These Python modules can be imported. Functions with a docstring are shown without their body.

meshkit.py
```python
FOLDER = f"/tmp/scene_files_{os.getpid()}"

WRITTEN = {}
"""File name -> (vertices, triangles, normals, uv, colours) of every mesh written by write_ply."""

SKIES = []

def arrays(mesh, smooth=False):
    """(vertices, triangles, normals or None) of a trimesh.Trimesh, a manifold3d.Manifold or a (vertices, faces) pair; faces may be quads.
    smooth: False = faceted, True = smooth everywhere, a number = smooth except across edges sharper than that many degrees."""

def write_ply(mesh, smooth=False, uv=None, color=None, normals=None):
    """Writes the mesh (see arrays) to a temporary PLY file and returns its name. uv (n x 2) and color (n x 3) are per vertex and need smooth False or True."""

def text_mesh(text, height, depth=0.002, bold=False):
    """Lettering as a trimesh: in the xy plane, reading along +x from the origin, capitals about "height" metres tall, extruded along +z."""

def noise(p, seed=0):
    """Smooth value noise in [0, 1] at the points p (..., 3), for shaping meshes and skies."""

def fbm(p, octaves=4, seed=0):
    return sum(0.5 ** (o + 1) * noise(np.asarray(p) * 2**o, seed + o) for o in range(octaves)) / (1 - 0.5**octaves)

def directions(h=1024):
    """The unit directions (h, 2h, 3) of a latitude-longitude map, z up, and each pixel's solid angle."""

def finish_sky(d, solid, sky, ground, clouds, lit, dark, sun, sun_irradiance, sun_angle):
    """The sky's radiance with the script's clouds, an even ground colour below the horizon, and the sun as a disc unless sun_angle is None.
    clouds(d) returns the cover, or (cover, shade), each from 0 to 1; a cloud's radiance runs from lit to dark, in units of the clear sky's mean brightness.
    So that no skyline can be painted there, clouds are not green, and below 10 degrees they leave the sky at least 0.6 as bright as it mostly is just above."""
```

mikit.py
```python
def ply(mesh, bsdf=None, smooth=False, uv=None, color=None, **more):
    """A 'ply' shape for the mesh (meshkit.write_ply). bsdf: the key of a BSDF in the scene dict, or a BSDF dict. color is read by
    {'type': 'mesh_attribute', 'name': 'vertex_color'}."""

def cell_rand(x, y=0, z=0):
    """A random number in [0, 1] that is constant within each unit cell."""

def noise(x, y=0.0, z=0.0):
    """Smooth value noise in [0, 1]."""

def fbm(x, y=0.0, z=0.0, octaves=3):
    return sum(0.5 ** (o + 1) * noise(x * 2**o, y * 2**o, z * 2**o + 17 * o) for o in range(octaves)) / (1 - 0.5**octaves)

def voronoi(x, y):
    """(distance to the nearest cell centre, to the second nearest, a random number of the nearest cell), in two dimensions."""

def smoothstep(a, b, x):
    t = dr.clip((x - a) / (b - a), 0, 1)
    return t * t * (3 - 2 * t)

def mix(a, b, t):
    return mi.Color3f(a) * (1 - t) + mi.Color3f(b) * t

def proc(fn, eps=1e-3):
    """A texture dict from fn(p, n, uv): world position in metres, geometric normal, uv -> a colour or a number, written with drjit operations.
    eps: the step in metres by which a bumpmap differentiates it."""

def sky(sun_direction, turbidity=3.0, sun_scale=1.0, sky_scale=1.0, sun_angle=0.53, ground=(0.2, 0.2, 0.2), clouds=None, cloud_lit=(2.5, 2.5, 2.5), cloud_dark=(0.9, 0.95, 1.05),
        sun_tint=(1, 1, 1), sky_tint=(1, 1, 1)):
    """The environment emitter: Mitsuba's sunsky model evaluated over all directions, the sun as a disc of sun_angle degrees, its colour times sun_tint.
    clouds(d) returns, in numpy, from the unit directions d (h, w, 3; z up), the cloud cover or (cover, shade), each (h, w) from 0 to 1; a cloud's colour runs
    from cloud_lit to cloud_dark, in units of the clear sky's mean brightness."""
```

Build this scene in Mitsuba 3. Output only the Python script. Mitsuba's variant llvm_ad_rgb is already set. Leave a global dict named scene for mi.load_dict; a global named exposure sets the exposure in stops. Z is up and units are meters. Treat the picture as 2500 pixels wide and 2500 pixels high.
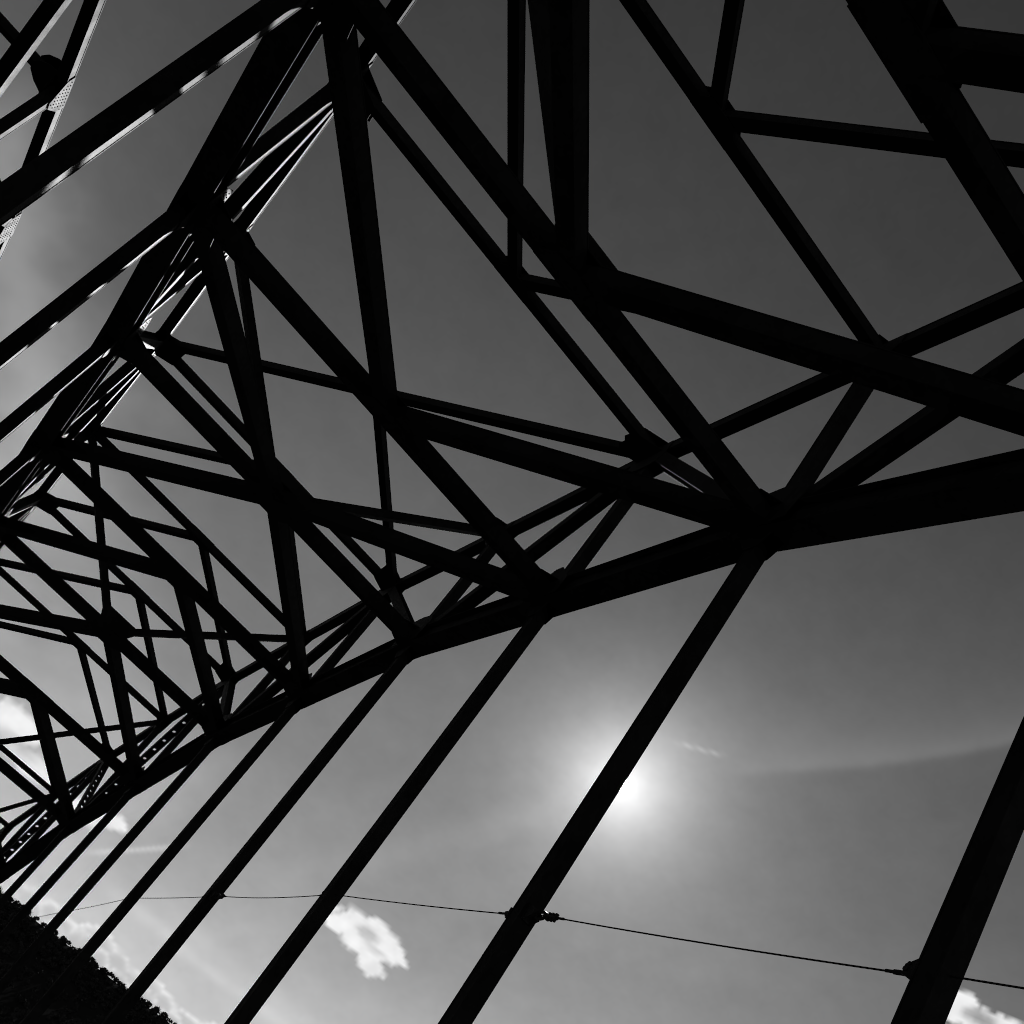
import math, random
import numpy as np, trimesh, mitsuba as mi, mikit, meshkit
import drjit as dr
from shapely.geometry import Polygon, MultiPoint, Point
from shapely import affinity

T = mi.ScalarTransform4f
rng = np.random.default_rng(7)
scene, labels = {}, {}

# ------------------------------------------------------------------ camera, sky, exposure
EYE = np.array([0.0, 0.0, 1.7])
RIGHT = np.array([-0.5402601616, -0.6588605018, 0.5234709131])
DOWN = np.array([0.1320119344, -0.6807274003, -0.7205435834])
AHEAD = np.array([0.8310787008, -0.3201765850, 0.4547473447])
m = np.eye(4)
m[:3, 0], m[:3, 1], m[:3, 2], m[:3, 3] = -RIGHT, -DOWN, AHEAD, EYE
scene['camera'] = {'type': 'perspective', 'fov': math.degrees(2 * math.atan(1250 / 2788.70)), 'fov_axis': 'x', 'near_clip': 0.05, 'far_clip': 20000.0,
                   'principal_point_offset_x': 61.49 / 2500, 'principal_point_offset_y': -533.23 / 2500, 'to_world': T(m.tolist())}
exposure = 3.48

SUN = np.array([0.76778517, -0.42747746, 0.47725147])
SUN /= np.linalg.norm(SUN)


def seg_fall(az, el, a, b, w):
    """distance falloff (0..1) from a streak between two directions (azimuth, elevation in degrees)"""
    c = np.cos(np.radians((a[1] + b[1]) / 2))
    px, py = (az - a[0]) * c, el - a[1]
    dx, dy = (b[0] - a[0]) * c, b[1] - a[1]
    n = math.hypot(dx, dy)
    t = (px * dx + py * dy) / n / n
    s = (py * dx - px * dy) / n
    return t, s / w


def mikit_step(x, a, b):
    t = np.clip((x - a) / (b - a), 0, 1)
    return t * t * (3 - 2 * t)


def haze_veil(d):
    """A thin even veil of high haze over the whole sky: brighter low down and round the sun, with a few cumulus, wisps and vapour trails in it."""
    el = np.degrees(np.arcsin(np.clip(d[..., 2], -1, 1)))
    az = np.degrees(np.arctan2(d[..., 1], d[..., 0]))
    th = np.degrees(np.arccos(np.clip(d @ SUN, -1, 1)))
    L = 0.016 + 0.43 * np.exp(-el / 8) + 0.72 * np.exp(-el / 14) + 1.2 * np.exp(-th / 2.25) + 0.10 * np.exp(-th / 18)
    q = d / (np.maximum(d[..., 2:3], 0) + 0.12)
    cir = meshkit.fbm(q * np.array([1.3, 3.2, 1.0]) + 5.3, 5, 3)
    L = L * (1 + 0.36 * (cir - 0.5)) * (1 + 0.14 * (meshkit.fbm(d * 55, 4, 15) - 0.5) + 0.07 * (meshkit.fbm(d * 240, 2, 19) - 0.5))
    wisps = meshkit.fbm(q * np.array([2.6, 6.5, 1.0]) + 1.7, 5, 11)
    L = L + 0.18 * np.clip(wisps - 0.54, 0, 1) * np.exp(-np.maximum(el - 12, 0) / 13)
    # thin cirrus: streaks between two directions (azimuth, elevation)
    for a, b, w, k in (((17, 30.4), (5, 21.5), 2.2, .15), ((7, 25), (-8, 14), 4.0, .085), ((-20, 18.5), (-26, 24.9), .8, .035), ((-12.2, 9.75), (-22, 9.6), .35, .09), ((-14, 10.6), (-24, 10.3), .5, .05)):
        t, s = seg_fall(az, el, a, b, w)
        s = s + 1.5 * (meshkit.fbm(d * 21 + 3, 4, 5) - .5)
        L = L + k * np.exp(-s * s) * np.clip(np.minimum(t + .25, 1.25 - t) * 4, 0, 1)
    # vapour trails
    for a, b, w, k in (((-30.2, 31.7), (-33.4, 32.42), .085, .13), ((-8.6, 10.2), (-12.6, 13.8), .11, .20)):
        t, s = seg_fall(az, el, a, b, w)
        L = L + k * np.exp(-s * s) * np.clip(np.minimum(t, 1 - t) * 4, 0, 1)
    t, s = seg_fall(az, el, (-33.5, 31.5), (-48.2, 39.1), 1.0)
    s = -s
    edge = 1 / (1 + np.exp(-(s + .25 * (meshkit.fbm(d * 40, 3, 9) - .5)) * 9)) * np.exp(-np.maximum(s, 0) / 1.4)
    L = L + .08 * edge * np.clip(np.minimum(t + .1, 1.8 - t) * 3, 0, 1)
    # cumulus: overlapping heads (azimuth, elevation, half width, half height), broken up by noise
    n1 = meshkit.fbm(d * 46 + 2.0, 6, 21)
    n2 = meshkit.fbm(d * 130 + 9.0, 5, 31)
    n = 0.6 * n1 + 0.4 * n2

    def heads(rows):
        f = np.full(el.shape, -2.5)
        for a, e, w, h in rows:
            f = np.maximum(f, 1 - np.sqrt(((az - a) * np.cos(np.radians(e)) / w) ** 2 + ((el - e) / h) ** 2))
        return f

    bank = [(-5.6, 7.0, 1.1, .7), (-7.4, 7.1, .8, .75), (-8.3, 7.0, .7, .9), (-9.5, 7.1, .9, .85), (-10.4, 7.0, .7, .75), (-11.5, 7.2, .85, .95), (-12.4, 7.3, .75, .98), (-13.3, 7.2, .9, .85), (-14.3, 7.0, .7, .8),
            (-15.3, 7.1, .9, .88), (-16.2, 7.0, .9, .72), (-17.6, 7.0, 1.0, .6), (-19.5, 7.0, 1.6, 1.0), (-22, 7, 2, .8), (-26, 7, 3, 1.3), (-33, 7, 4, 1.6), (-42, 7, 5, 1.8), (-3, 7.0, 1.5, 1.2), (0, 7, 2, 1.6), (4, 7, 3, 2)]
    front = [(a + .55 + .3 * math.sin(a * 5), e - .25, w * .62, h * .72) for a, e, w, h in bank] + [(a - .35, e - .55, w * .5, h * .8) for a, e, w, h in bank]
    for rows, hi, lo in ((bank, 1.0, .52), (front, .90, .52)):
        g = heads(rows) + .62 * (n1 - .5) + .42 * (n2 - .5)
        cov = mikit_step(g, -.02, .12)
        Lb = lo + (hi - lo) * np.exp(-np.maximum(g - .04, 0) / .22) + .22 * (n1 - .5)
        L = L * (1 - cov) + np.maximum(Lb, L * .9) * cov
    puffs = [(-21.4, 15.5, 1.15, .55), (-22.6, 15.75, .9, .6), (-23.3, 15.45, .8, .85), (-22.3, 14.9, 1.45, .62), (-23.2, 14.4, .85, .72), (-24.0, 15.3, .6, .5), (-21.0, 15.0, .9, .4), (-22.6, 15.2, 1.5, .85), (-23.5, 14.15, .7, .45), (-24.4, 15.25, .5, .22),
             (-49.8, 26.95, .75, .38), (-49.7, 26.4, .6, .6), (-51.6, 26.3, 1.8, .6), (-54, 25.8, 2.6, 1.0), (-57, 25, 3, 1.5),
             (-2.4, 13.0, 1.7, .75), (-4.4, 12.1, 1.3, .6), (-.3, 12.4, 2.2, 1.0), (2.5, 12, 2.5, 1.3), (-8.8, 12.35, .8, .45), (-7.6, 11.9, 1.1, .35), (5.5, 10, 4, 2.0), (12, 9, 5, 2.4)]
    g = heads(puffs) + 1.0 * (n1 - .5) + 1.15 * (n2 - .5) + .10
    cov = mikit_step(g, 0.0, .42) ** .9
    dark = np.zeros_like(L)
    for a, e, w, h, k in ((-22.2, 15.45, .72, .34, .62), (-23.0, 14.98, .7, .16, .42), (-50.9, 26.5, 1.0, .35, .9), (-54, 25.6, 2.5, .7, .8), (-3.2, 12.3, 1.6, .4, .5), (3, 11.3, 4, 1.0, .6)):
        r2 = ((az - a) * np.cos(np.radians(e)) / w) ** 2 + ((el - e) / h) ** 2
        dark = np.maximum(dark, k * mikit_step(1.25 - np.sqrt(r2) + 1.3 * (n1 - .5) + 1.4 * (n2 - .5), 0, 1.1))
    Lc = np.clip(.90 - .62 * dark + .55 * (n - .5), .22, 1.0)
    L = L * (1 - cov) + np.maximum(Lc, L) * cov
    return np.ones_like(L), np.clip(1 - L / LIT, 0, 1)


LIT = 5.0
VEIL = 1.0           # how bright the veil is against the clear sky's mean
scene['sky'] = mikit.sky(SUN.tolist(), turbidity=4.0, sun_scale=1.0, sun_tint=(0.777, 1.0, 1.521), ground=(0.07, 0.07, 0.07), clouds=haze_veil,
                         cloud_lit=(LIT * VEIL,) * 3, cloud_dark=(0, 0, 0))


# ------------------------------------------------------------------ materials
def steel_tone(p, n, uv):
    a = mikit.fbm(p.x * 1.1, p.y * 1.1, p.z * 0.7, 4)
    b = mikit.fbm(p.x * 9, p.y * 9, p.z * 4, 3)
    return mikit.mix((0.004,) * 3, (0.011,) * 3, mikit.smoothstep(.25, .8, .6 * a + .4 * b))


def steel_rough(p, n, uv):
    return 0.58 + 0.14 * mikit.fbm(p.x * 2.3 + 4, p.y * 2.3, p.z * 1.5, 3)


def grey(name, fn, rough=0.9, spec=0.2):
    scene[name] = {'type': 'twosided', 'bsdf': {'type': 'principled', 'base_color': mikit.proc(fn) if callable(fn) else {'type': 'rgb', 'value': fn}, 'roughness': rough, 'specular': spec}}


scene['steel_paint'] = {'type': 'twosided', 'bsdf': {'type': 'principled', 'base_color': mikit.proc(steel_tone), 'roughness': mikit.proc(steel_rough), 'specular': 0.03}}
grey('wire_steel', (.012, .012, .012), .5, .04)
grey('asphalt', lambda p, n, uv: mikit.mix((.035,) * 3, (.06,) * 3, mikit.fbm(p.x * 6, p.y * 6, 0, 4)), .9, .2)
grey('paint_white', (.7, .7, .7), .7, .3)
grey('soil', lambda p, n, uv: mikit.mix((.007, .007, .007), (.015, .015, .015), mikit.fbm(p.x * .05, p.y * .05, 0, 4)), 1.0, 0.0)
grey('foliage', lambda p, n, uv: mikit.mix((.014, .014, .014), (.025, .025, .025), mikit.fbm(p.x * .4, p.y * .4, p.z * .4, 3)), 1.0, 0.0)


def add(key, mesh, mat, smooth=False):
    scene[key] = mikit.ply(mesh, mat, smooth)
    return key


COUNT = {}


def add_each(base, meshes, mat):
    for q in meshes:
        add(num(base), q, mat)


def num(base):
    k = COUNT.get(base, 0)
    COUNT[base] = k + 1
    return base if k == 0 else f'{base}_{k:03d}'


# ------------------------------------------------------------------ steel sections
def nrm(v):
    v = np.asarray(v, float)
    return v / np.linalg.norm(v)


def profile(w, h, lip=0.014, t=0.035):
    """a built-up box section: two webs between two slightly wider cover plates"""
    a, b = w / 2, h / 2
    return np.array([(-a, -b), (a, -b), (a, -b + t), (a - lip, -b + t), (a - lip, b - t), (a, b - t), (a, b), (-a, b), (-a, b - t), (-a + lip, b - t), (-a + lip, -b + t), (-a, -b + t)])


def loft(rings, caps=True):
    k = len(rings[0])
    v = np.vstack(rings)
    f = []
    for r in range(len(rings) - 1):
        for i in range(k):
            j = (i + 1) % k
            f += [(r * k + i, r * k + j, (r + 1) * k + j), (r * k + i, (r + 1) * k + j, (r + 1) * k + i)]
    if caps:
        tri = trimesh.creation.triangulate_polygon(Polygon(CAP[k]), engine='earcut')[1] if k in CAP else np.array([(0, i, i + 1) for i in range(1, k - 1)])
        f += [tuple(x[::-1]) for x in tri] + [tuple(np.array(x) + (len(rings) - 1) * k) for x in tri]
    mesh = trimesh.Trimesh(v, np.array(f), process=False)
    trimesh.repair.fix_normals(mesh)
    return mesh


CAP = {12: profile(1.0, 1.0, .1, .1)}


def bar(A, B, w, h, u1, lip=0.014, t=0.035):
    A, B = np.asarray(A, float), np.asarray(B, float)
    ax = nrm(B - A)
    u1 = nrm(u1 - ax * (u1 @ ax))
    u2 = np.cross(ax, u1)
    pr = profile(w, h, lip, t)
    ring = pr[:, :1] * u1 + pr[:, 1:] * u2
    return loft([A + ring, B + ring])


def chord(points, w, h, y, lip=0.02, t=0.04):
    """mitred sweep of a box section along nodes lying in the vertical plane at y"""
    P = np.array(points, float)
    pr = profile(w, h, lip, t)
    rings = []
    for i, p in enumerate(P):
        d0 = nrm(P[i] - P[i - 1]) if i else nrm(P[1] - P[0])
        d1 = nrm(P[i + 1] - P[i]) if i + 1 < len(P) else d0
        n0, n1 = np.array([-d0[2], 0, d0[0]]), np.array([-d1[2], 0, d1[0]])
        nn = nrm(n0 + n1)
        k = 1 / (nn @ n0)
        rings.append(p + pr[:, :1] * np.array([0, 1, 0]) + pr[:, 1:] * nn * k)
    return loft(rings)


def box(c, e, ax=None):
    b = trimesh.creation.box(e)
    if ax is not None:
        M = np.eye(4)
        M[:3, :3] = np.column_stack(ax)
        b.apply_transform(M)
    b.apply_translation(c)
    return b


def cat(ms):
    return trimesh.util.concatenate(ms)


def plate(poly, o, a, b, n, thick):
    """a flat plate: shapely polygon in the axes a, b at o, extruded thick along n, centred"""
    if poly.geom_type != 'Polygon':
        poly = max(poly.geoms, key=lambda q: q.area)
    e = trimesh.creation.extrude_polygon(poly, thick, engine='earcut')
    v = e.vertices.copy()
    v = o + v[:, :1] * a + v[:, 1:2] * b + (v[:, 2:] - thick / 2) * n
    mesh = trimesh.Trimesh(v, e.faces, process=False)
    trimesh.repair.fix_normals(mesh)
    return mesh


def perforated(A, B, w, h):
    """web diagonal: two side webs and two cover plates with a row of oblong hand holes"""
    A, B = np.asarray(A, float), np.asarray(B, float)
    ax = nrm(B - A)
    y = np.array([0, 1.0, 0])
    n = np.cross(ax, y)
    Ln = np.linalg.norm(B - A)
    t = 0.03
    ms = [box((A + B) / 2 + s * y * (w / 2 - t / 2 - .008), (Ln, t, h - 2 * t), (ax, y, n)) for s in (-1, 1)]
    poly = Polygon([(0, -w / 2), (Ln, -w / 2), (Ln, w / 2), (0, w / 2)])
    k = int((Ln - 2.2) / .89)
    hole = Polygon([(.15 * math.cos(q) + (.05 if math.cos(q) > 0 else -.05), .135 * math.sin(q)) for q in np.arange(10) * math.pi / 5 + .1])
    for i in range(k):
        poly = poly.difference(affinity.translate(hole, 1.1 + (i + .5) * (Ln - 2.2) / k, 0))
    ms += [plate(poly, A + s * n * (h / 2 - t / 2), ax, y, n, t) for s in (-1, 1)]
    return cat(ms)


def bolts(pts, n, r=.026, hgt=.028):
    c = trimesh.creation.cylinder(r, hgt * 2, sections=6)
    z = nrm(n)
    x = nrm(np.cross(z, [.3, .5, .8]))
    R = np.eye(4)
    R[:3, :3] = np.column_stack([x, np.cross(z, x), z])
    c.apply_transform(R)
    v = np.vstack([c.vertices + p for p in pts])
    f = np.vstack([c.faces + i * len(c.vertices) for i in range(len(pts))])
    return trimesh.Trimesh(v, f, process=False)


def grid_in(poly, pitch, margin):
    inner = poly.buffer(-margin)
    if inner.is_empty:
        return []
    x0, y0, x1, y1 = inner.bounds
    out = []
    for j, yy in enumerate(np.arange(y0, y1 + 1e-6, pitch * .87)):
        for xx in np.arange(x0 + (j % 2) * pitch / 2, x1 + 1e-6, pitch):
            if inner.covers(Point(xx, yy)):
                out.append((xx, yy))
    return out


# ------------------------------------------------------------------ the arch bridge: nodes
PN = 10.0                       # panel length in metres
X0, YL, YR = 9.2879, 5.2779, -10.4447
ZB = {3: 21.923, 4: 21.184, 5: 20.423, 6: 18.046, 7: 15.663, 8: 11.70, 9: 7.70, 10: 2.1, 11: -3.5}
ZT = {3: 28.745, 4: 28.758, 5: 27.955, 6: 27.027, 7: 25.275, 8: 23.38, 9: 20.7, 10: 17.9, 11: 14.2}
for i in range(4, 12):
    ZB[6 - i], ZT[6 - i] = ZB[i], ZT[i]
IDS = range(-5, 12)


def N(name):
    """LB3 = left rib, bottom chord, third node; MB3 / MT3 = half way between the ribs"""
    s, c, i = name[0], name[1], int(name[2:])
    y = {'L': YL, 'R': YR, 'M': (YL + YR) / 2}[s]
    return np.array([X0 + i * PN, y, EYE[2] + (ZB if c == 'B' else ZT)[i]])


Y, Z, X = np.array([0, 1.0, 0]), np.array([0, 0, 1.0]), np.array([1.0, 0, 0])
bridge = 'arch_bridge'
labels[bridge] = {'label': 'dark trussed through-arch bridge with cross bracing and rows of hangers, filling the picture', 'category': 'bridge'}
W_CH, H_CH, W_CT, H_CT = .835, .85, .475, .465
DECK = -0.3

for side, y in (('R', YR), ('L', YL)):
    rib = num(bridge + '__arch_rib')
    labels[rib] = {'label': 'trussed arch rib on the sunward side of the road' if side == 'R' else 'trussed arch rib on the side away from the sun'}
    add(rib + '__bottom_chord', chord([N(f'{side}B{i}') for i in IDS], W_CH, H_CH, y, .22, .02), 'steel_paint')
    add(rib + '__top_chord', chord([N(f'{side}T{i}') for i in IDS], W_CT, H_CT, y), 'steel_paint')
    for i in IDS:
        b, t = N(f'{side}B{i}'), N(f'{side}T{i}')
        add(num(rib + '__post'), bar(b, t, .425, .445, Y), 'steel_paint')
        dirs_b, dirs_t = [], []
        for j in (i - 1, i + 1):
            if i % 2 and j in ZB:
                holed = (i, j) in ((7, 6), (7, 8), (9, 8), (-1, 0), (-1, -2), (-3, -2))
                add(num(rib + '__diagonal'), perforated(b, N(f'{side}T{j}'), .49, .50) if holed else bar(b, N(f'{side}T{j}'), .50, .49, np.cross(N(f'{side}T{j}') - b, Y), .13, .03), 'steel_paint')
        for j in (i - 1, i + 1):
            if j in ZB:
                dirs_b.append((nrm(N(f'{side}B{j}') - b), H_CH, 1.0))
                dirs_t.append((nrm(N(f'{side}T{j}') - t), H_CT, .95))
                if i % 2:
                    dirs_b.append((nrm(N(f'{side}T{j}') - b), .46, 1.35))
                else:
                    dirs_t.append((nrm(N(f'{side}B{j}') - t), .46, 1.1))
        dirs_b.append((Z, .42, 1.05))
        dirs_t.append((-Z, .42, .95))

        def hull(dirs):
            q = []
            for d, hh, ln in dirs:
                d2 = np.array([d[0], d[2]])
                e = np.array([-d2[1], d2[0]])
                q += [d2 * ln + e * hh * .46, d2 * ln - e * hh * .46]
            return MultiPoint(q).convex_hull

        pb, pt = hull(dirs_b), hull(dirs_t)
        low = Polygon([(-.3, .3), (-.75, -.36), (-.56, -.58), (-.22, -1.02), (.22, -1.02), (.56, -.58), (.75, -.36), (.3, .3)])
        pb = pb.intersection(Polygon([(-3, -.41), (3, -.41), (3, 3), (-3, 3)]))
        gb = ([plate(pb, b + s * Y * (W_CH / 2 + .012), X, Z, Y, .024) for s in (-1, 1)] + [plate(low, b + s * Y * .23, X, Z, Y, .024) for s in (-1, 1)])
        gb += [plate(pt, t + s * Y * (W_CT / 2 + .011), X, Z, Y, .022) for s in (-1, 1)]
        add_each(rib + '__gusset_plate', gb, 'steel_paint')
        if -1 <= i <= 8:
            s = -1
            pts = [b + s * Y * (W_CH / 2 + .024) + X * q[0] + Z * q[1] for q in grid_in(pb, .21, .10)]
            pts += [t + s * Y * (W_CT / 2 + .022) + X * q[0] + Z * q[1] for q in grid_in(pt, .21, .10)]
            bk = num(rib + '__bolts')
            add(bk, bolts(pts, Y), 'steel_paint')
            labels[bk] = {'kind': 'stuff'}
        if ZB[i] + EYE[2] > 3:
            hb = b - Z * .36
            hk = num(bridge + '__hanger')
            add(hk, bar(hb, [hb[0], hb[1], DECK - .5], .431, .372, Y, .012, .03), 'steel_paint')
            if side == 'L' and -1 <= i <= 6:
                labels[hk] = {'label': 'hanger with a sunlit flank'}

for i in IDS:
    if ZB[i] + EYE[2] < 3:
        continue
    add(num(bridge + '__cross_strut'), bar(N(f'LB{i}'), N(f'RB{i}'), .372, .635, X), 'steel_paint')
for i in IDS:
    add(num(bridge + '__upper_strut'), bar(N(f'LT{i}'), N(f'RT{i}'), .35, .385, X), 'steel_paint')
    for lvl, w, h, nm in (('B', .465, .62, 'lateral_brace'), ('T', .37, .345, 'upper_brace')):
        mid = N(f'M{lvl}{i}')
        js = [i - 1, i + 1] if i == 3 else [i - 1] if i < 3 else [i + 1]
        for j in js:
            if j not in ZB or ZB[i] + EYE[2] < 6 or ZB[j] + EYE[2] < 6:
                continue
            for s in 'LR':
                B = N(f'{s}{lvl}{j}')
                ax = nrm(B - mid)
                add(num(f'{bridge}__{nm}'), bar(mid + ax * .1, B, w, h, np.cross(Z, ax)), 'steel_paint')
    if i % 2 and ZB[i] + EYE[2] > 6:
        mid = N(f'MB{i}')
        q = []
        for s in 'LR':
            B = N(f'{s}T{i}')
            ax = nrm(B - mid)
            add(num(bridge + '__sway_brace'), bar(mid + ax * .1, B, .365, .352, X), 'steel_paint')
            d2 = np.array([ax[1], ax[2]])
            e = np.array([-d2[1], d2[0]])
            q += [d2 * 1.32 + e * .176, d2 * 1.32 - e * .176]
        q += [(-.7, .1), (.7, .1)]
        add_each(bridge + '__sway_gusset', [plate(MultiPoint(q).convex_hull, mid + s * X * .195, Y, Z, X, .022) for s in (-1, 1)], 'steel_paint')
    # small horizontal gussets under the strut middles
    if ZB[i] + EYE[2] > 6:
        for lvl, ww, hh, r in (('B', .45, .62, 1.0), ('T', .4, .385, .75)):
            mid = N(f'M{lvl}{i}')
            js = [i - 1, i + 1] if i == 3 else [i - 1] if i < 3 else [i + 1]
            q = [(-r, -.16), (r, -.16), (r, .16), (-r, .16)]
            tt = X
            for j in js:
                if j in ZB:
                    tt = nrm(N(f'M{lvl}{j}') - mid) * (1 if j > i else -1)
                    q += [(-.62 * r, .62 * r * (j - i)), (.62 * r, .62 * r * (j - i))]
            nn = np.cross(tt, Y)
            pl = MultiPoint(q).convex_hull
            add_each(bridge + '__lateral_gusset', [plate(pl, mid + s * nn * (hh / 2 + .012), Y, tt, nn, .02) for s in (-1, 1)], 'steel_paint')

# horizontal gussets where struts and braces meet the chords
for i in IDS:
    for lvl, hh, r, wc in (('B', .635, .8, W_CH), ('T', .385, .9 if i % 2 == 0 else .6 if i == 3 else .45, W_CT)):
        if ZB[i] + EYE[2] < 6:
            continue
        for s, sg in (('L', -1), ('R', 1)):
            b = N(f'{s}{lvl}{i}')
            js = [j for j in (i - 1, i + 1) if j in ZB and (abs(j - 3) < abs(i - 3))]
            tt = nrm(N(f'{s}{lvl}{min(i + 1, 11)}') - N(f'{s}{lvl}{max(i - 1, -5)}'))
            q = [(0, -.75 * r), (0, .75 * r), (sg * wc / 2, -.7 * r), (sg * wc / 2, .7 * r), (sg * 1.25 * r, -.19), (sg * 1.25 * r, .19)]
            for j in js:
                q += [(sg * 1.35 * r, (j - i) * .95 * r), (sg * 1.0 * r, (j - i) * 1.3 * r)]
            nn = np.cross(tt, Y)
            pl = MultiPoint(q).convex_hull
            add_each(bridge + '__lateral_gusset', [plate(pl, b + e * nn * (hh / 2 + .014), Y, tt, nn, .02) for e in (-1, 1)], 'steel_paint')

# deck: edge girders, road slab, kerbs and lines
XA, XB = X0 - 6 * PN, X0 + 12 * PN
for y in (YL - .1, YR + .1):
    add(num(bridge + '__deck_girder'), bar([XA, y, DECK - 1.0], [XB, y, DECK - 1.0], .5, 1.6, Y), 'steel_paint')
for i in range(-5, 12):
    add(num(bridge + '__floor_beam'), bar([X0 + i * PN, YL, DECK - .9], [X0 + i * PN, YR, DECK - .9], .4, 1.1, X), 'steel_paint')

# ------------------------------------------------------------------ wire rope strung from hanger to hanger on the sunward side
ROPEZ = {-1: 6.35, 0: 7.284, 1: 8.22, 2: 8.895, 3: 8.97, 4: 9.036, 5: 8.33, 6: 7.65, 7: 6.9}


def tube(pts, r, sides=8):
    P = np.array(pts, float)
    rings = []
    for i, p in enumerate(P):
        d = nrm(P[min(i + 1, len(P) - 1)] - P[max(i - 1, 0)])
        a = nrm(np.cross(d, [.1, .9, .3]))
        b = np.cross(d, a)
        q = np.arange(sides) * 2 * math.pi / sides
        rings.append(p + r * (np.cos(q)[:, None] * a + np.sin(q)[:, None] * b))
    return loft(rings)


def ring_link(c, ax, ln, r):
    q = np.arange(17) * 2 * math.pi / 16
    b = nrm(np.cross(ax, [0, 1, 0]))
    return tube([c + ax * ln * math.cos(t) + b * ln * .45 * math.sin(t) for t in q], r, 6)


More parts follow.
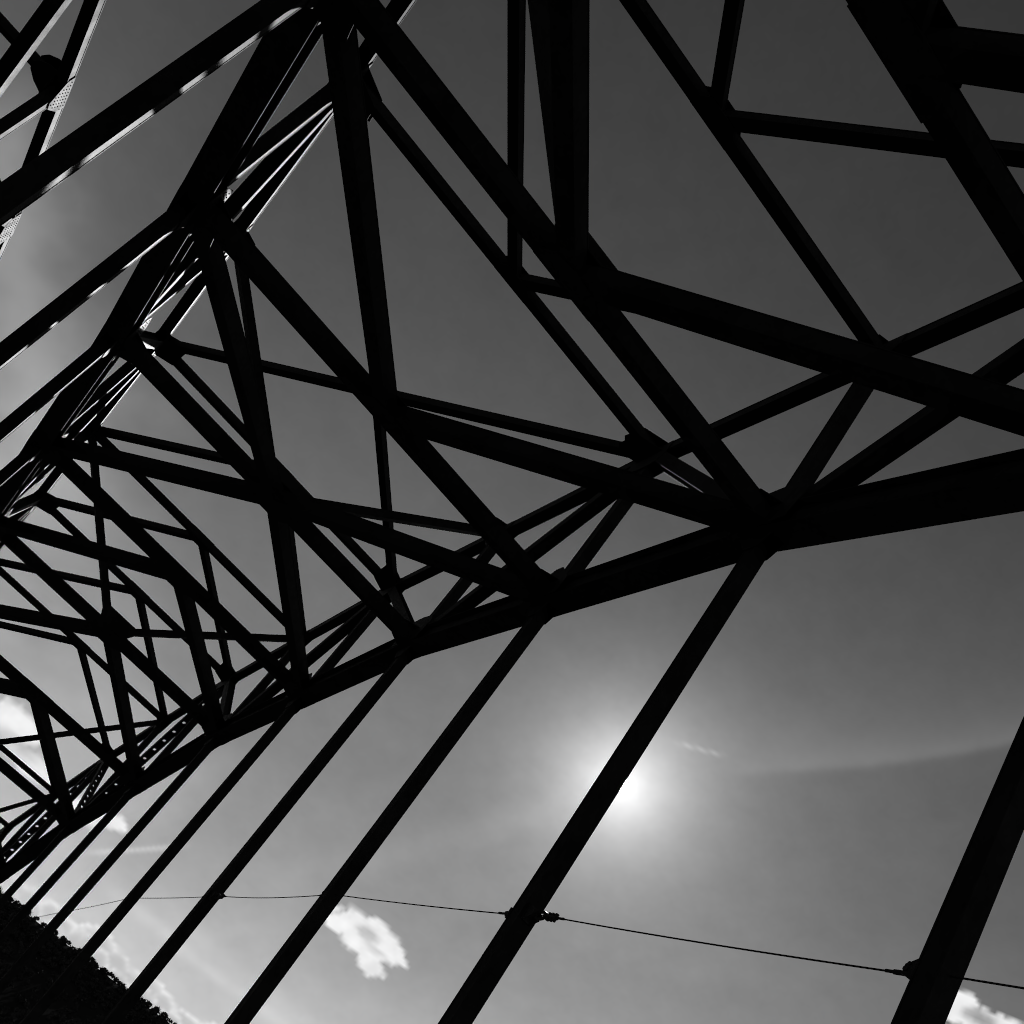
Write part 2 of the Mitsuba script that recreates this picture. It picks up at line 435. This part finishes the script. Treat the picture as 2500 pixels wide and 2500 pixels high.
NAMES = {-1: 'wire rope running out of the right edge from the rightmost hanger', 0: 'long wire rope between the rightmost hanger and the hanger in front of the sun',
         1: 'wire rope above the small cloud, left of the hanger in front of the sun', 2: 'sagging wire rope just left of the small cloud',
         3: 'level wire rope between the fourth and fifth hangers from the right', 4: 'thin wire rope descending left from the fifth hanger from the right', 5: 'faint wire rope that meets the wooded ridge', 6: 'wire rope farthest off, in front of the wooded ridge'}
for i in range(-1, 7):
    k = num('wire_rope')
    labels[k] = {'label': NAMES[i], 'category': 'wire rope', 'group': 'wire ropes strung between the hangers'}
    a = np.array([X0 + i * PN + .19, YR, EYE[2] + ROPEZ[i]])
    b = np.array([X0 + (i + 1) * PN - .19, YR, EYE[2] + ROPEZ[i + 1]])
    d = nrm(b - a)
    near_bracket = i % 2 == 0
    far_turn = i % 2 == 0

    def bracket(root, sgn):
        pl = Polygon([(0, -.19), (0, .19), (sgn * .04, .19), (sgn * .20, .10), (sgn * .25, .08), (sgn * .25, -.08), (sgn * .20, -.10), (sgn * .04, -.19)])
        return cat([plate(pl, root + s * Y * .11, X, Z, Y, .02) for s in (-1, 1)] + [plate(Polygon([(0, -.19), (.03 * sgn, -.19), (.03 * sgn, .19), (0, .19)]), root, X, Z, Y, .28)])

    if near_bracket:
        add(num(k + '__bracket'), bracket(a, 1), 'wire_steel')
        add(k + '__pin', cat([tube([a + X * .21 - Y * .14, a + X * .21 + Y * .14], .04), tube([a + X * .18 + Z * .08 - Y * .1, a + X * .18 + Z * .08 + Y * .14], .028)]), 'wire_steel')
        a2 = a + X * .22
        sock = cat([tube([a2, a2 + d * .26], .036), tube([a2 + d * .26, a2 + d * .4], .024)])
    else:
        a2 = a + X * .1
        sock = cat([ring_link(a2 + d * .14, d, .14, .028), tube([a2 + d * .24, a2 + d * .4], .06), tube([a2 + d * .31 - Z * .1, a2 + d * .31 + Z * .15], .04), tube([a2 + d * .4, a2 + d * .7], .026)])
    add(k + '__socket', sock, 'wire_steel')
    if far_turn:
        kb = num(k + '__bracket')
        add(kb, bracket(b, -1), 'wire_steel')
        b2 = b - X * .23
        add(k + '__turnbuckle', cat([ring_link(b2 - d * .16, d, .19, .034), tube([b2 - d * .3, b2 - d * .75], .05)] + [tube([b2 - d * (.46 + .12 * q) - Z * .085, b2 - d * (.46 + .12 * q) + Z * .085], .045) for q in range(3)]
                                    + [tube([b2 - d * .72, b2 - d * 1.0], .026)]), 'wire_steel')
        b2 = b2 - d * .8
    else:
        b2 = b + X * .0
    sag = .03 + .05 * (i == 2)
    a3 = a2 + d * .1
    add(k + '__cable', tube([a3 + (b2 - a3) * t - Z * sag * 4 * t * (1 - t) for t in np.linspace(0, 1, 25)], .014, 8), 'wire_steel')

# ------------------------------------------------------------------ the neighbouring bridge, built alike
twin = 'arch_bridge_001'
labels[twin] = {'label': 'second steel arch bridge close alongside, its bolted sunlit top chord crossing the upper left corner', 'category': 'bridge'}
TWIN = np.array([2.197, 23.767, 0.0])
for k in [k for k in scene if k.startswith(bridge + '__') and '__sway' not in k]:
    scene[twin + k[len(bridge):]] = {**scene[k], 'to_world': T().translate(TWIN.tolist())}
for i in (2, 3, 4):
    for s, sg in (('L', -1), ('R', 1)):
        pl = MultiPoint([(0, -1.0), (0, 1.0), (sg * .55, -.9), (sg * .55, .9), (sg * .95, -.6), (sg * .95, .6), (sg * 1.2, -.2), (sg * 1.2, .2)]).convex_hull
        add_each(twin + '__splice_plate', [plate(pl, N(f'{s}T{i}') + TWIN + e * Z * .235, Y, X, Z, .02) for e in (-1, 1)], 'steel_paint')
for k in [k for k in labels if k.startswith(bridge + '__') and labels[k].get('kind')]:
    labels[twin + k[len(bridge):]] = dict(labels[k])

# ------------------------------------------------------------------ roads, river valley, hill
def slab(y0, y1, z0, z1):
    return box([(XA + XB) / 2, (y0 + y1) / 2, (z0 + z1) / 2], [XB - XA, y1 - y0, z1 - z0])


add('road', slab(YR + .9, YL - .9, DECK - .3, 0.0), 'asphalt')
labels['road'] = {'kind': 'structure', 'label': 'asphalt road on the bridge deck'}
add('road_001', slab(YR + .9 + TWIN[1], YL - .9 + TWIN[1], DECK - .3, 0.0), 'asphalt')
labels['road_001'] = {'kind': 'structure', 'label': 'road on the neighbouring bridge'}

g = 9000.0
gv = np.array([(-g, -g, -22), (g, -g, -22), (g, g, -22), (-g, g, -22.0)])
add('ground', trimesh.Trimesh(gv, [(0, 1, 2), (0, 2, 3)], process=False), 'soil')
labels['ground'] = {'kind': 'structure', 'label': 'dark valley floor below the bridge'}

azs = np.radians(np.linspace(-75, 60, 271))
rad = np.concatenate([np.linspace(400, 640, 34), np.linspace(700, 1500, 12)])


def ridge(az):
    a = np.degrees(az)
    return 6.72 + .10 * (meshkit.fbm(np.stack([a * .12, a * 0, a * 0], -1), 3, 71) - .5) * 2 - np.clip((np.abs(a + 12) - 30) / 40, 0, 1) * 2.0


def ground_h(r, az):
    top = 640 * np.tan(np.radians(ridge(az))) + EYE[2]
    k = np.clip((r - 400) / 240, 0, 1)
    s = np.where(r <= 640, k ** 1.15, 1.0 + (r - 640) / 860 * .02)
    x, y = r * np.cos(az), r * np.sin(az)
    return -22 + (top + 22) * s + 5 * (meshkit.fbm(np.stack([x * .02, y * .02, x * 0], -1), 4, 77) - .5) * np.clip(1 - np.abs(k * 2 - 1), 0, 1)


RR, AA = np.meshgrid(rad, azs, indexing='ij')
HH = ground_h(RR, AA)
hv = np.stack([RR * np.cos(AA), RR * np.sin(AA), HH], -1).reshape(-1, 3)
na = len(azs)
hf = []
for i in range(len(rad) - 1):
    q = np.arange(na - 1) + i * na
    hf += [np.stack([q, q + na, q + na + 1], 1), np.stack([q, q + na + 1, q + 1], 1)]
add('hill', trimesh.Trimesh(hv, np.vstack(hf), process=False), 'soil', True)
labels['hill'] = {'kind': 'structure', 'label': 'dark wooded ridge'}


def crown(c, r, h, n):
    """leaf clumps spread through an uneven crown"""
    d = rng.normal(size=(n, 3))
    d /= np.linalg.norm(d, axis=1)[:, None]
    lob = 0.62 + .75 * meshkit.fbm(d * 1.7 + c * .37, 3, 5)
    rr = rng.uniform(.25, 1.05, n) ** .5 * lob
    p = c + d * np.stack([r * rr, r * rr, h * rr], 1)
    s = rng.uniform(.3, .8, (n, 1)) * h * .17 + h * .34 * (rr < lob * .66)[:, None]
    a = rng.normal(size=(n, 3)); a /= np.linalg.norm(a, axis=1)[:, None]
    b = np.cross(a, rng.normal(size=(n, 3))); b /= np.linalg.norm(b, axis=1)[:, None]
    v = np.stack([p + a * s, p + b * s, p - a * s * .8 + b * s * .2, p - b * s], 1)
    return v.reshape(-1, 3)


vs = []
for a in np.arange(-62, 45, .15):
    for row in range(3):
        az = math.radians(a + rng.uniform(-.2, .2))
        r = 640 - row * 16 + rng.uniform(-8, 8)
        z = float(ground_h(np.array([r]), np.array([az]))[0])
        size = rng.uniform(1.2, 2.2) * (1.0 if rng.random() > .1 else 1.35)
        n = 210 if -22 < a < -4 else 50
        vs.append(crown(np.array([r * math.cos(az), r * math.sin(az), z + size * .45 + .8]), size * rng.uniform(1.1, 2.1), size * rng.uniform(.75, 1.05), n))
for _ in range(6500):
    a = rng.uniform(-60, 42)
    r = rng.uniform(410, 625)
    az = math.radians(a)
    z = float(ground_h(np.array([r]), np.array([az]))[0])
    vs.append(crown(np.array([r * math.cos(az), r * math.sin(az), z + 1.6]), rng.uniform(1.8, 3.4), 2.3, 34))
V = np.vstack(vs)
q = np.arange(len(V) // 4) * 4
add('wood', trimesh.Trimesh(V, np.vstack([np.stack([q, q + 1, q + 2], 1), np.stack([q, q + 2, q + 3], 1)]), process=False), 'foliage')
labels['wood'] = {'kind': 'stuff', 'label': 'dark trees covering the far ridge at the lower left', 'category': 'wood'}
